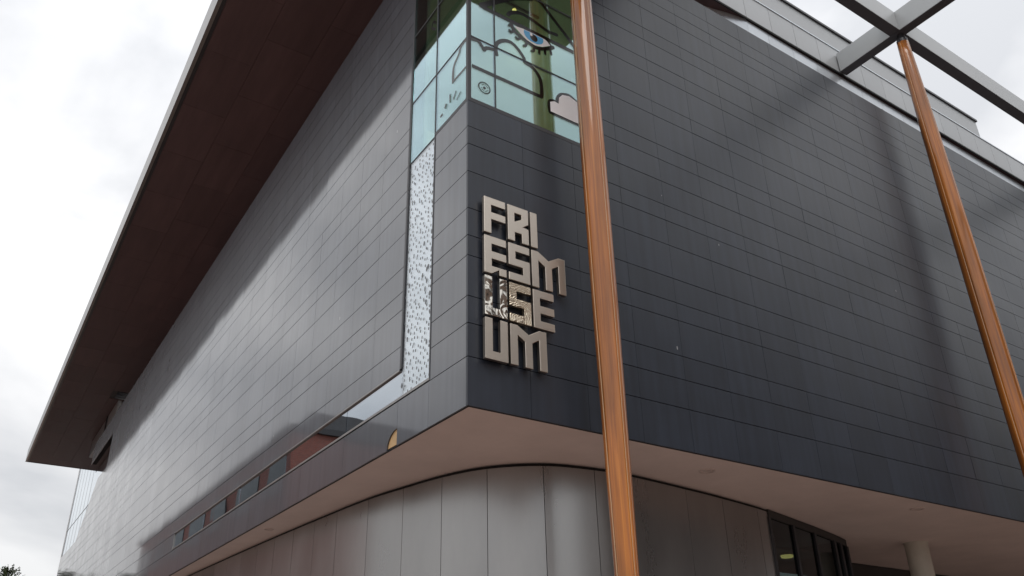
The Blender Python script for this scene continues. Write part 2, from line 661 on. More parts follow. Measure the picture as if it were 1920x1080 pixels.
ROWS = [5.2, 5.887, 6.376, 6.783, 7.42, 7.745, 8.2, 8.845, 9.344, 9.669, 10.17, 10.654, 10.99, 11.656, 11.99, 12.666, 13.005, 13.508, 13.837, 14.392, 14.722, 15.057, 15.54]
TOP = 15.54
WZ0, WZ1 = 10.17, 14.722                # corner window
WX = 2.5                                # its right end on the right wall
SY0, SY1 = 1.045, 1.93                  # vertical glass strip on the left wall
RZ0, RZ1, RY1 = 5.887, 6.376, 16.1      # ribbon window
XEND, YEND = 44.0, 46.4

# dark backing behind the cladding
wr = MB()
wr.box(WX + .02, XEND, 0.034, 0.25, 5.24, 15.5)
wr.box(0.26, WX + .02, 0.034, 0.25, 5.24, WZ0 - 0.02)
wr.box(0.26, WX + .02, 0.034, 0.25, WZ1 + 0.02, 15.5)
wall_r = wr.build('cladding_wall', M['black'], museum)
wl = MB()
wl.box(0.034, 0.25, 0.034, SY0 - .02, 5.91, WZ0 - 0.02)
wl.box(0.034, 0.25, 0.034, SY1 + .03, WZ1 + 0.02, 15.5)
wl.box(0.034, 0.25, SY1 + .03, RY1 + .02, RZ1 + .02, 15.5)
wl.box(0.034, 0.25, 0.034, RY1 + .02, 5.24, RZ0 + .02)
wl.box(0.034, 0.25, RY1 + .022, 33.85, 5.24, 15.5)
wl.box(0.034, 0.25, 33.852, YEND - .03, 5.24, 10.15)
wl.box(0.034, 0.25, 33.852, 36.0, 10.152, 12.64)
wl.box(0.034, 0.25, 33.852, 40.55, 14.41, 15.5)
wall_l = wl.build('cladding_wall', M['black'], museum)

# cladding panels: (wall, u0, u1, z0, z1, poly or None)
panels = []
HJ, VJ, TH = 0.0115, 0.0048, 0.03


def clip(poly, a, b):
    """keep what lies left of the line a->b"""
    out = []
    for i in range(len(poly)):
        p, q = poly[i], poly[(i + 1) % len(poly)]
        sp = (b[0] - a[0]) * (p[1] - a[1]) - (b[1] - a[1]) * (p[0] - a[0])
        sq = (b[0] - a[0]) * (q[1] - a[1]) - (b[1] - a[1]) * (q[0] - a[0])
        if sp >= 0:
            out.append(p)
        if (sp >= 0) != (sq >= 0):
            t = sp / (sp - sq)
            out.append((p[0] + (q[0] - p[0]) * t, p[1] + (q[1] - p[1]) * t))
    return out


for i in range(len(ROWS) - 1):
    z0, z1 = ROWS[i] + HJ / 2, ROWS[i + 1] - HJ / 2
    inwin = ROWS[i] >= WZ0 - .01 and ROWS[i + 1] <= WZ1 + .01
    # right wall
    for k in range(int(XEND)):
        a, b = k, k + 1
        if inwin:
            if b <= WX:
                continue
            a = max(a, WX + 0.03)
        panels.append(('R', (a if k else a - 0.001) + VJ / 2, b - VJ / 2, z0, z1, None))
    # left wall
    us = [0.034, SY0] + [float(k) for k in range(2, 47)]
    for j in range(len(us) - 1):
        a, b = us[j], us[j + 1]
        if j == len(us) - 2:
            b = YEND
        if j == 1:
            b = 2.0
        if inwin and b <= 2.0:
            continue
        if i > 0 and j == 1 and not ROWS[i] >= WZ1 - .01:
            continue                                   # vertical strip
        if i == 1 and a >= SY0 and b <= 16.0:
            continue                                   # ribbon
        poly = None
        if i == 1 and a >= 16:
            a = max(a, RY1 + .03)
        if i > 1 and j == 2 and not ROWS[i] >= WZ1 - .01:
            a = SY1 + .06
        if i == 0 and j == 2:
            poly = 'notch'
        if ROWS[i] >= 14.38:
            if a >= 40.6:
                continue
            b = min(b, 40.6)
        elif ROWS[i] >= 12.66:
            if a >= 33.87:
                continue
            b = min(b, 33.87)
        elif ROWS[i] >= 10.16:
            pl = clip(rect(a + VJ / 2, b - VJ / 2, z0, z1), (40.47, 10.25), (36.1, 12.89))
            if len(pl) < 3:
                continue
            if len(pl) != 4 or max(p[0] for p in pl) < b - .02 or max(p[1] for p in pl) < z1 - .02:
                poly = pl
        panels.append(('L', a + VJ / 2, b - VJ / 2, z0, z1, poly))


def panel_size(p):
    w, u0, u1, z0, z1, _ = p
    mp_ = (lambda u, z: (u, 0, z)) if w == 'R' else (lambda u, z: (0, u, z))
    q = [project(mp_(u, z)) for u, z in ((u0, z0), (u1, z0), (u1, z1), (u0, z1))]
    if any(a[2] < 1 for a in q):
        return 0
    cx = sum(a[0] for a in q) / 4
    cy = sum(a[1] for a in q) / 4
    if not (-10 < cx < 1930 and -10 < cy < 1090):
        return 0
    return abs(sum(q[i][0] * q[(i + 1) % 4][1] - q[(i + 1) % 4][0] * q[i][1] for i in range(4))) / 2


order = sorted(range(len(panels)), key=lambda i: -panel_size(panels[i]) if panels[i][5] is None else 1e9)
single = set(order[:297])
cache = {}
rest = {'R': MB(), 'L': MB()}
for i, p in enumerate(panels):
    w, u0, u1, z0, z1, poly = p
    sg = 0.0012 if w == 'R' else 0.0008
    ta, tb = random.gauss(0, sg), random.gauss(0, sg)
    off = random.uniform(0, 0.0015)
    uc, zc = (u0 + u1) / 2, (z0 + z1) / 2
    hw, hh = (u1 - u0) / 2, (z1 - z0) / 2
    if poly == 'notch':
        arc = [(2.03 + 0.295 * math.cos(t * math.pi / 2), 5.2045 + 0.262 * math.sin(t * math.pi / 2)) for t in [k / 8 for k in range(9)]]
        pl = [(u1, z0), (u1, z1), (u0, z1), (u0, 5.4665)] + arc[::-1]
        rest['L'].prism([pl], 0.0, TH, mapL)
        continue
    if poly:
        rest['L'].prism([poly], 0.0, TH, mapL)
        continue
    if i in single:
        key = (w, round(hw, 3), round(hh, 3))
        if key not in cache:
            mb = MB()
            if w == 'R':
                mb.box(-hw, hw, 0, TH, -hh, hh)
            else:
                mb.box(0, TH, -hw, hw, -hh, hh)
            cache[key] = mb.mesh('cladding_panel', M['stone'] if w == 'R' else M['stone_sheen'])
        if w == 'R':
            put('cladding_panel', cache[key], wall_r, (uc, off, zc), (ta, 0, tb))
        else:
            put('cladding_panel', cache[key], wall_l, (off, uc, zc), (0, ta, tb))
    else:
        f = lambda u, z: off + (u - uc) * tb + (z - zc) * ta
        c4 = [(u0, z0), (u1, z0), (u1, z1), (u0, z1)]
        mf = mapR if w == 'R' else mapL
        vs_ = [mf(u, z, f(u, z)) for u, z in c4] + [mf(u, z, TH + 0.002) for u, z in c4]
        rest[w].add(vs_, [(0, 1, 2, 3), (7, 6, 5, 4), (0, 4, 5, 1), (1, 5, 6, 2), (2, 6, 7, 3), (3, 7, 4, 0)])
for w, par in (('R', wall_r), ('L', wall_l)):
    o = rest[w].build('far_cladding_panels', M['stone'] if w == 'R' else M['stone_sheen'], par)
    o['kind'] = 'stuff'
ins = MB()
ins.prism([[(2.02, 5.235), (2.34, 5.235), (2.34, 5.5), (2.02, 5.5)]], 0.022, 0.0335, mapL)
ins.build('timber_insert', M['tan'], wall_l)

# roof decks and closing walls behind the cladding (hidden bulk of the block)
bulk = MB()
bulk.box(0.26, XEND, 0.26, 33.8, 15.2, 15.48)
bulk.box(0.26, XEND, 33.81, YEND, 9.8, 10.1)
bulk.box(6.0, XEND, 33.3, 33.8, 5.4, 15.19)
bulk.build('flat_roof', M['render'], museum)

# underside of the block
so = MB()
so.box(0.05, XEND, 0.05, YEND - .03, 5.212, 5.238)
soff = so.build('soffit', M['soffit'], museum)
edge = MB()
edge.box(0.03, XEND, 0.03, 0.049, 5.203, 5.238)
edge.box(0.03, 0.049, 0.05, YEND - .03, 5.203, 5.238)
edge.build('shadow_gap', M['black'], soff)
for (x, y, r) in ((4.936, 0.644, 0.13), (10.456, 0.478, 0.13), (0.349, 8.648, 0.10), (16.0, 0.6, 0.13)):
    ring = MB()
    n = 24
    outer = [(x + r * math.cos(2 * math.pi * k / n), y + r * math.sin(2 * math.pi * k / n)) for k in range(n)]
    inner = [(x + r * .78 * math.cos(2 * math.pi * k / n), y + r * .78 * math.sin(2 * math.pi * k / n)) for k in range(n)]
    ring.prism([outer, inner], 5.196, 5.2125, mapZ)
    core = [(x + r * .55 * math.cos(2 * math.pi * k / n), y + r * .55 * math.sin(2 * math.pi * k / n)) for k in range(n)]
    ring.prism([core], 5.201, 5.2125, mapZ)
    ring.build('downlight', M['ring'], soff)

# ---- corner window
fr = MB()
F = 0.06
fr.box(0.0, F, 0.0, F, WZ0, WZ1)                                   # corner post
fr.box(F, WX + .025, 0.0, F, WZ0, WZ0 + 0.07)
fr.box(0.0, F, F, SY0, WZ0, WZ0 + 0.07)
fr.box(F, WX + .025, 0.0, F, WZ1 - .06, WZ1)
fr.box(0.0, F, F, SY1, WZ1 - .06, WZ1)
fr.box(WX - .03, WX + .025, 0.0, F, WZ0 + .07, WZ1 - .06)
win = fr.build('corner_window', M['frame'], museum)


def pane(a, b, z0, z1, w, mat, d=0.012, par=win, tilt=0.0):
    mb = MB()
    if w == 'R':
        mb.box(a, b, d, d + .012, z0, z1)
    else:
        mb.box(d, d + .012, a, b, z0, z1)
    return mb.build('pane', mat, par)


G = 0.012
for a, b in ((F, .515 - G), (.515 + G, WX - .03)):
    for z0, z1 in ((WZ0 + .07, 11.52 - G), (11.52 + G, 13.1 - G), (13.1 + G, WZ1 - .06)):
        pane(a, b, z0, z1, 'R', M['glass'])
for a, b in ((F, 1.05 - G), (1.05 + G, SY1 - .01)):
    for z0, z1 in ((WZ0 + .07 if a < 1 else WZ0 + .03, 11.5 - G), (11.5 + G, 13.1 - G), (13.1 + G, WZ1 - .06)):
        pane(a, b, z0, z1, 'L', M['glass'])
mu = MB()
mu.box(.515 - G, .515 + G, .004, .05, WZ0 + .07, WZ1 - .06)
mu.build('mullion', M['frame'], win)
mu = MB()
mu.box(F, .515 - G, .005, .04, 11.52 - G, 11.52 + G)
mu.box(.515 + G, WX - .03, .005, .04, 11.52 - G, 11.52 + G)
mu.build('transom', M['frame'], win)
mu = MB()
mu.box(F, .515 - G, .005, .04, 13.1 - G, 13.1 + G)
mu.box(.515 + G, WX - .03, .005, .04, 13.1 - G, 13.1 + G)
mu.build('transom', M['frame'], win)
mu = MB()
mu.box(.004, .05, 1.05 - G, 1.05 + G, WZ0 + .07, WZ1 - .06)
mu.build('mullion', M['frame'], win)
for zz in (11.5, 13.1):
    mu = MB()
    mu.box(.005, .04, F, 1.05 - G, zz - G, zz + G)
    mu.box(.005, .04, 1.05 + G, SY1 - .01, zz - G, zz + G)
    mu.build('transom', M['frame'], win)


# drawing in vinyl on the outside of the panes
def smooth_line(pts, n=6):
    out = []
    for i in range(len(pts) - 1):
        p0 = pts[max(0, i - 1)]
        p1, p2 = pts[i], pts[i + 1]
        p3 = pts[min(len(pts) - 1, i + 2)]
        for k in range(n):
            t = k / n
            out.append(tuple(0.5 * ((2 * p1[c]) + (-p0[c] + p2[c]) * t + (2 * p0[c] - 5 * p1[c] + 4 * p2[c] - p3[c]) * t * t + (-p0[c] + 3 * p1[c] - 3 * p2[c] + p3[c]) * t ** 3) for c in (0, 1)))
    out.append(pts[-1])
    return out


depth_n = [0]


def stroke(mb, pts, w, mf, curve=True, cap=True):
    """a line of even width as a strip of quads with round ends, each stroke a hair proud of the last"""
    if curve and len(pts) > 2:
        pts = smooth_line(pts)
    depth_n[0] += 1
    d1 = 0.0105 - 0.0004 * (depth_n[0] % 20)
    L_, R_ = [], []
    n = len(pts)
    for i in range(n):
        a, b = pts[max(0, i - 1)], pts[min(n - 1, i + 1)]
        dx, dy = b[0] - a[0], b[1] - a[1]
        l = math.hypot(dx, dy) or 1
        nx, ny = -dy / l * w / 2, dx / l * w / 2
        L_.append((pts[i][0] + nx, pts[i][1] + ny))
        R_.append((pts[i][0] - nx, pts[i][1] - ny))
    vs_ = [mf(p[0], p[1], d1) for p in L_] + [mf(p[0], p[1], d1) for p in R_]
    fs_ = [(i, i + 1, n + i + 1, n + i) for i in range(n - 1)]
    if cap:
        for end in (0, n - 1):
            c = pts[end]
            o = pts[1] if end == 0 else pts[n - 2]
            ang = math.atan2(c[1] - o[1], c[0] - o[0])
            k0 = len(vs_)
            arc = [(c[0] + w / 2 * math.cos(ang + math.pi / 2 - math.pi * k / 8), c[1] + w / 2 * math.sin(ang + math.pi / 2 - math.pi * k / 8)) for k in range(9)]
            vs_ += [mf(p[0], p[1], d1) for p in arc]
            fs_.append(tuple(range(k0, k0 + 9)))
    mb.add(vs_, fs_)


def blob(mb, pts, mf, lift=0.0):
    depth_n[0] += 1
    d1 = 0.0105 - 0.0004 * (depth_n[0] % 20) - lift
    tr = tessellate_polygon([[Vector((p[0], p[1], 0)) for p in pts]])
    mb.add([mf(p[0], p[1], d1) for p in pts], [tuple(t) for t in tr])


def ellipse(cx, cy, rx, ry, n=28, a0=0.0, a1=2 * math.pi):
    return [(cx + rx * math.cos(a0 + (a1 - a0) * k / n), cy + ry * math.sin(a0 + (a1 - a0) * k / n)) for k in range(n)]


cl = MB()
stroke(cl, [(0.552, 11.375), (0.537, 11.502), (0.574, 11.637), (0.699, 11.752), (0.843, 11.788), (0.967, 11.724), (1.089, 11.589), (1.121, 11.488), (1.229, 11.464), (1.336, 11.40), (1.422, 11.267), (1.443, 11.064), (1.435, 10.90)], 0.074, mapR)
stroke(cl, [(0.08, 10.90), (1.435, 10.89)], 0.074, mapR, cap=False)
stroke(cl, [(0.075, 11.463), (0.194, 11.477), (0.262, 11.416), (0.312, 11.345)], 0.068, mapR)
stroke(cl, [(0.312, 11.345), (0.364, 11.415), (0.505, 11.454)], 0.068, mapR)
stroke(cl, [(0.08, 11.475), (0.23, 11.455), (0.311, 11.336), (0.443, 11.236), (0.485, 11.093), (0.482, 10.90)], 0.068, mapL)
stroke(cl, [(0.482, 10.90), (0.08, 10.89)], 0.05, mapL)
cl.build('cloud_outline', M['vinyl'], win)
ey = MB()
stroke(ey, [(0.31, 12.28), (2.44, 12.256)], 0.085, mapR, curve=False)
stroke(ey, [(0.258, 12.30), (0.521, 12.52), (0.86, 12.80), (1.10, 12.95), (1.30, 13.05)], 0.10, mapR)
stroke(ey, [(0.797, 12.385), (0.847, 12.454), (0.972, 12.537), (1.122, 12.572), (1.309, 12.55), (1.459, 12.507), (1.636, 12.463), (1.753, 12.469), (1.831, 12.483)], 0.075, mapR)
stroke(ey, [(1.40, 13.19), (2.24, 12.39)], 0.08, mapR, curve=False)
stroke(ey, [(0.862, 12.20), (0.923, 12.093), (1.066, 12.009), (1.236, 11.955), (1.409, 11.946), (1.588, 12.03), (1.734, 12.135)], 0.075, mapR)
stroke(ey, [(1.62, 12.20), (1.70, 12.12)], 0.07, mapR)
for ln in ([(0.853, 12.20), (0.815, 12.154)], [(0.91, 12.08), (0.845, 12.017), (0.822, 12.045)], [(1.041, 11.989), (0.979, 11.929), (0.952, 11.955)], [(1.162, 11.945), (1.150, 11.877), (1.106, 11.846)], [(1.314, 11.93), (1.308, 11.839), (1.266, 11.808)], [(1.427, 11.928), (1.423, 11.835)], [(1.549, 11.991), (1.55, 11.885)], [(1.673, 12.055), (1.69, 11.96)]):
    stroke(ey, ln, 0.052, mapR)
ey.build('eye_outline', M['vinyl'], win)
wh = MB()
depth_n[0] = 18
blob(wh, [(0.907, 12.19), (1.097, 12.222), (1.30, 12.226), (1.548, 12.222), (1.61, 12.193), (1.67, 12.132), (1.487, 12.012), (1.335, 11.971), (1.164, 12.003), (1.02, 12.095)], mapR, 0.004)
wh.build('eye_white', M['white'], win)
ir = MB()
depth_n[0] = 18
arcp = [p for p in ellipse(1.315, 12.165, 0.205, 0.155, 40)]
blob(ir, [p for p in arcp if p[1] <= 12.219 and p[1] >= 12.015], mapR, 0.0055)
ir.build('iris', M['blue'], win)
pu = MB()
depth_n[0] = 18
blob(pu, ellipse(1.318, 12.125, 0.078, 0.078), mapR, 0.007)
pu.build('pupil', M['vinyl'], win)
hl = MB()
depth_n[0] = 18
blob(hl, ellipse(1.262, 12.175, 0.028, 0.034), mapR, 0.0085)
hl.build('eye_highlight', M['white'], win)
sc = MB()
depth_n[0] = 18
cp = [(1.60, 10.86), (1.60, 10.66), (2.42, 10.645), (2.42, 10.85), (2.30, 11.02), (2.17, 11.12), (2.02, 11.17), (1.87, 11.13), (1.79, 11.03), (1.78, 10.90), (1.69, 10.91)]
blob(sc, cp, mapR, 0.003)
sc.build('cloud_fill', M['cloud'], win)
so2 = MB()
stroke(so2, [(1.775, 10.90), (1.77, 11.0), (1.85, 11.13), (2.02, 11.19), (2.17, 11.13), (2.30, 11.03), (2.44, 10.87)], 0.075, mapR)
stroke(so2, [(1.775, 10.90), (1.69, 10.92), (1.60, 10.87), (1.585, 10.76), (1.60, 10.65)], 0.075, mapR)
stroke(so2, [(1.60, 10.645), (2.44, 10.635)], 0.07, mapR, curve=False)
so2.build('small_cloud_outline', M['vinyl'], win)
bd = MB()
stroke(bd, ellipse(0.31, 10.555, 0.105, 0.105, 40) + [ellipse(0.31, 10.555, 0.105, 0.105, 40)[0]], 0.022, mapR, curve=False, cap=False)
blob(bd, ellipse(0.31, 10.555, 0.026, 0.026, 16), mapR)
for k in range(14):
    a = 2 * math.pi * k / 14
    if k in (0, 6, 7):
        continue
    stroke(bd, [(0.31 + .057 * math.cos(a), 10.555 + .057 * math.sin(a)), (0.31 + .074 * math.cos(a), 10.555 + .074 * math.sin(a))], 0.011, mapR, curve=False)
bd.build('round_badge', M['vinyl'], win)
da = MB()
for p, q, w_ in (((0.238, 10.50), (0.345, 10.435), .028), ((0.385, 10.625), (0.453, 10.521), .032), ((0.565, 10.692), (0.563, 10.545), .04), ((0.70, 10.575), (0.715, 10.55), .06), ((0.83, 10.472), (0.865, 10.474), .055)):
    stroke(da, [p, q], w_, mapL, curve=False)
stroke(da, [(1.12, 12.763), (1.227, 12.862), (1.262, 12.76), (1.142, 12.621)], 0.05, mapL)
da.build('dash_marks', M['vinyl'], win)

# ---- vertical glass strip with dot print
sf = MB()
sf.box(-0.006, 0.05, SY0 - .03, SY0, 5.93, WZ0 + .03)
sf.box(-0.004, 0.05, SY1, SY1 + .05, RZ1 + .02, WZ1)
sf.box(0.006, 0.05, SY0, SY1, WZ0 + .004, WZ0 + .02)
strip = sf.build('strip_window', M['frame'], museum)
pane(SY0, SY1, 5.95, WZ0, 'L', M['stripglass'], 0.016, strip)
fm = MB()
fm.box(0.05, 0.056, SY0, SY1, 5.95, WZ0)
fm.build('printed_film', M['film'], strip)
dm = MB()
rd = random.Random(3)
z = 6.0
k = 0
while z < 10.12:
    u = SY0 + 0.03 + rd.uniform(0, .05)
    while u < SY1 - .02:
        big = rd.random() < (0.16 if 6.6 < z < 8.1 and (u < 1.25 or u > 1.8) else 0.02)
        rx, rz = (0.028, 0.045) if big else (0.0165, 0.026)
        cu, cz = u + rd.uniform(-.03, .03), z + rd.uniform(-.04, .04)
        pts = [(cu + rx * (1 + rd.uniform(-.25, .25) * big) * math.cos(a), cz + rz * math.sin(a)) for a in [2 * math.pi * q / 9 for q in range(9)]]
        k += 1
        dd = 0.0152 - 0.00005 * (k % 40)
        dm.add([mapL(p[0], p[1], dd) for p in pts], [tuple(range(9))])
        u += rd.uniform(.085, .16)
    z += 0.088
dots = dm.build('dot_pattern', M['dot'], strip)
dots['kind'] = 'stuff'

# ---- ribbon window
rf = MB()
rf.box(-0.010, 0.05, SY0 - .02, RY1, RZ0 + .012, RZ0 + .05)
rf.box(-0.012, 0.05, SY1 + .052, RY1, RZ1 - .012, RZ1 + .012)
rf.box(-0.006, 0.05, RY1, RY1 + .025, RZ0, RZ1)
rib = rf.build('ribbon_window', M['silver'], museum)
js = [SY1, 3.99, 6.96, 10.0, 13.06, RY1]
for a, b in zip(js[:-1], js[1:]):
    pm = MB()
    hw, hh = (b - a) / 2 - .006, (RZ1 - RZ0 - .062) / 2
    pm.box(0, .012, -hw, hw, -hh, hh)
    put('pane', pm.mesh('pane', M['ribbon']), rib, (0.02, (a + b) / 2, RZ0 + .051 + hh), (0, random.gauss(0, .0025), random.gauss(0, .003)))
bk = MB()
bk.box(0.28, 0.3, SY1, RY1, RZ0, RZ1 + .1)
bk.build('dark_interior_sheet', M['darkwall'], rib)  # dark sheet standing in for the unlit interior behind the ribbon

# ---- the room behind the corner window
rm = MB()
rm.box(0.3, 6.0, 0.3, 6.0, 9.9, 10.12)
rm.box(6.0, 6.2, 0.26, 6.2, 9.9, 15.15)
rm.box(0.26, 6.0, 6.0, 6.2, 9.9, 15.15)
rm.box(2.5, 6.0, 0.27, 0.33, 10.12, 14.8)
rm.box(0.27, 0.33, 1.96, 6.0, 10.12, 14.8)
room = rm.build('gallery_room', M['room'], museum)
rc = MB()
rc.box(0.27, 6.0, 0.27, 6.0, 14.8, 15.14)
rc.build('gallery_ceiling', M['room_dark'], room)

# ---- curved grey base
base_pts = [(0.05, 34.0), (0.18, 24.0), (0.43, 15.87), (0.635, 10.3), (0.835, 6.6), (0.96, 5.007), (1.136, 3.98), (1.346, 3.02), (1.70, 2.21), (2.358, 1.617), (3.20, 1.40), (3.935, 1.385), (5.331, 1.535), (6.38, 1.68), (7.53, 1.88), (7.95, 1.985)]
fine = smooth_line(base_pts, 40)
# arc length
S_ = [0]
for a, b in zip(fine[:-1], fine[1:]):
    S_.append(S_[-1] + math.hypot(b[0] - a[0], b[1] - a[1]))


def at_s(s):
    s = min(max(s, 0), S_[-1])
    lo, hi = 0, len(S_) - 1
    while hi - lo > 1:
        mid = (lo + hi) // 2
        if S_[mid] <= s:
            lo = mid
        else:
            hi = mid
    t = (s - S_[lo]) / max(1e-6, S_[hi] - S_[lo])
    x = fine[lo][0] + (fine[hi][0] - fine[lo][0]) * t
    y = fine[lo][1] + (fine[hi][1] - fine[lo][1]) * t
    a, b = fine[max(0, lo - 3)], fine[min(len(fine) - 1, hi + 3)]
    dx, dy = b[0] - a[0], b[1] - a[1]
    l = math.hypot(dx, dy)
    return x, y, -dy / l, dx / l          # normal pointing inwards


def s_of(pt):
    return min(range(len(fine)), key=lambda i: (fine[i][0] - pt[0]) ** 2 + (fine[i][1] - pt[1]) ** 2)


marks = [S_[s_of(p)] for p in ((0.80, 7.2), (0.865, 6.178), (0.96, 5.007), (1.136, 3.98), (1.346, 3.02), (1.70, 2.21), (2.358, 1.617), (3.20, 1.40), (3.935, 1.385), (5.331, 1.535), (6.38, 1.68), (7.53, 1.88), (7.95, 1.985))]
pre = []
s = marks[0]
while s > 1.2:
    s -= 1.02
    pre.append(s)
marks = pre[::-1] + marks


def curved(s0, s1, d0, d1, z0, z1, n):
    mb = MB()
    P = []
    for k in range(n + 1):
        x, y, nx, ny = at_s(s0 + (s1 - s0) * k / n)
        P.append((x, y, nx, ny))
    vs_, fs_ = [], []
    for (x, y, nx, ny) in P:
        vs_ += [(x + nx * d0, y + ny * d0, z0), (x + nx * d0, y + ny * d0, z1), (x + nx * d1, y + ny * d1, z1), (x + nx * d1, y + ny * d1, z0)]
    for k in range(n):
        a = k * 4
        for c in range(4):
            fs_.append((a + c, a + (c + 1) % 4, a + 4 + (c + 1) % 4, a + 4 + c))
    fs_ += [(0, 1, 2, 3), (n * 4 + 3, n * 4 + 2, n * 4 + 1, n * 4)]
    return mb.add(vs_, fs_)


base = curved(marks[0], marks[-1], 0.035, 0.2, 0.0, 5.2, 160).build('base_wall', M['black'], museum)
rng = random.Random(5)
for k, (s0, s1) in enumerate(zip(marks[:-1], marks[1:])):
    o = curved(s0 + .005, s1 - .005, 0.0, 0.03, 0.0, 5.15, 10).build('wall_panel', M['grey'], base)
    for p in o.data.polygons:
        p.use_smooth = abs(p.normal.z) < .5 and len(p.vertices) == 4
    md = o.modifiers.new('edge', 'EDGE_SPLIT')
    md.split_angle = R(40)
for k, s0 in enumerate(marks[1:-1]):
    if k % 3 == 1:
        x, y, nx, ny = at_s(s0)
        if y < 2.3 and x < 3.6:
            continue
        MB().tube([(x + nx * .012, y + ny * .012, 0), (x + nx * .012, y + ny * .012, 5.1)], [.0045, .0045], 6).build('joint_seal', M['seam'], base)

# ground-floor glazing
gp = [(7.95, 1.985), (9.003, 2.268), (10.019, 2.54), (11.102, 2.862), (11.482, 2.985), (11.939, 3.15)]
gz = empty('dummy')
bpy.data.objects.remove(gz)


def seg_box(mb, a, b, h0, h1, z0, z1):
    dx, dy = b[0] - a[0], b[1] - a[1]
    l = math.hypot(dx, dy)
    nx, ny = -dy / l, dx / l
    q = [(a[0] + nx * h0, a[1] + ny * h0), (b[0] + nx * h0, b[1] + ny * h0), (b[0] + nx * h1, b[1] + ny * h1), (a[0] + nx * h1, a[1] + ny * h1)]
    return mb.prism([q], z0, z1, mapZ)


hd = MB()
for a, b in zip(gp[:-1], gp[1:]):
    seg_box(hd, a, b, -.02, .08, 5.06, 5.2)
gl_ = hd.build('entrance_glazing', M['darkwall'], museum)
for a, b in zip(gp[:-1], gp[1:]):
    pmb = MB()
    seg_box(pmb, a, b, .02, .032, 0, 5.058)
    pmb.build('pane', M['darkglass'], gl_)
for p in gp:
    MB().box(p[0] - .03, p[0] + .03, p[1] - .035, p[1] + .05, 0, 5.055).build('mullion', M['frame'], gl_)
rw = MB()
rw.box(11.9, XEND, 5.0, 5.2, 0, 5.2)
rw.box(11.9, 12.05, 3.25, 5.0, 0, 5.2)
rw.box(1.0, 11.9, 9.0, 9.2, 0, 5.2)
rear = rw.build('rear_wall', M['darkwall'], museum)
inn = MB()
inn.box(3.0, 10.9, 2.95, 8.9, 4.74, 4.79)
inn.build('lobby_ceiling', M['darkwall'], rear)
for k in range(3):
    MB().box(10.3 + k * .42, 10.69 + k * .42, 4.0, 4.02, 2.4, 4.50).build('lit_window', M['litwin'], rear)

# ---- floating roof
ZR = 18.0
XL, YS, XO, YB, YF = -2.64, -4.47, 5.8, 1.15, 55.9
HOLE = [(0.35, 38.1), (1.2, 38.1), (1.2, 39.42), (0.35, 39.42)]           # open roof light beside the wall
roof_mb = MB()
roof = roof_mb.prism([[(XL + .03, YS), (XO, YS), (XO, YB + .04), (XEND, YB + .04), (XEND, YF), (XL + .03, YF)], HOLE], ZR + .03, ZR + .85, mapZ).build('roof', M['render'], museum)
pw_, pl_ = 1.28, 2.55
for ix, x0 in enumerate([XL + .17 + pw_ * k for k in range(4)]):
    y = 2.0 - (ix % 2) * 1.2
    while y < YF - .1:
        y1 = min(y + pl_, YF)
        if y1 > 3.2 and not (ix == 2 and y < 39.42 and y1 > 38.1):
            key = ('rs', round(y1 - y, 3))
            if key not in cache:
                cache[key] = MB().box(0, pw_ - .008, 0, y1 - y - .008, 0, .03).mesh('soffit_board', M['rsoffit'])
            put('soffit_board', cache[key], roof, (x0, y, ZR), (random.gauss(0, .0004), random.gauss(0, .0006), 0))
        y = y1
rs = MB()
rs.box(XL + .17, XO, YS, 0.79, ZR, ZR + .03)
rs.box(XL + .17 + 4 * pw_, XEND, YB + .06, YF, ZR + .002, ZR + .029)
rs.box(XL + .17 + 4 * pw_, XO, 0.8, YB + .05, ZR + .001, ZR + .029)
for yy in (36.3, 39.45):
    rs.box(XL + .18 + 2 * pw_, XL + .16 + 3 * pw_, yy, yy + (1.75 if yy < 38 else 1.5), ZR + .003, ZR + .028)
rs.build('roof_soffit', M['rsoffit'], roof)
et = MB()
et.box(XL + .07, XL + .165, YS, YF, ZR - .012, ZR + .03)
et.build('edge_trim', M['frame'], roof)
et = MB()
et.box(XL - .03, XL + .069, YS, YF + .02, ZR - .03, ZR + .9)
et.build('gutter', M['silver'], roof)
et = MB()
et.box(XL + .08, XEND, YF + .001, YF + .06, ZR - .02, ZR + .9)
et.build('edge_trim', M['frame'], roof)
k = 0
for x in range(int(XO), 36):
    a, b = x + .15, x + 1.15
    MB().box(a + .006, b - .006, YB, YB + .035, ZR - .0, ZR + .86).build('fascia_panel', M['fascia'], roof)
MB().box(XO, 36.15, YB + .004, YB + .03, ZR - .06, ZR - .002).build('fascia_shadow_line', M['black'], roof)  # black strip painted in for the shadow under the fascia
MB().box(XO, 36.15, YB - .02, YB + .06, ZR + .862, ZR + .90).build('coping', M['cler'], roof)
up = MB()
up.box(5.0, 21.85, 1.6, 6.0, ZR + .87, 20.42)
upper = up.build('plant_screen', M['fascia'], roof)
MB().box(4.95, 21.9, 1.55, 6.05, 20.424, 20.5).build('coping', M['frame'], upper)

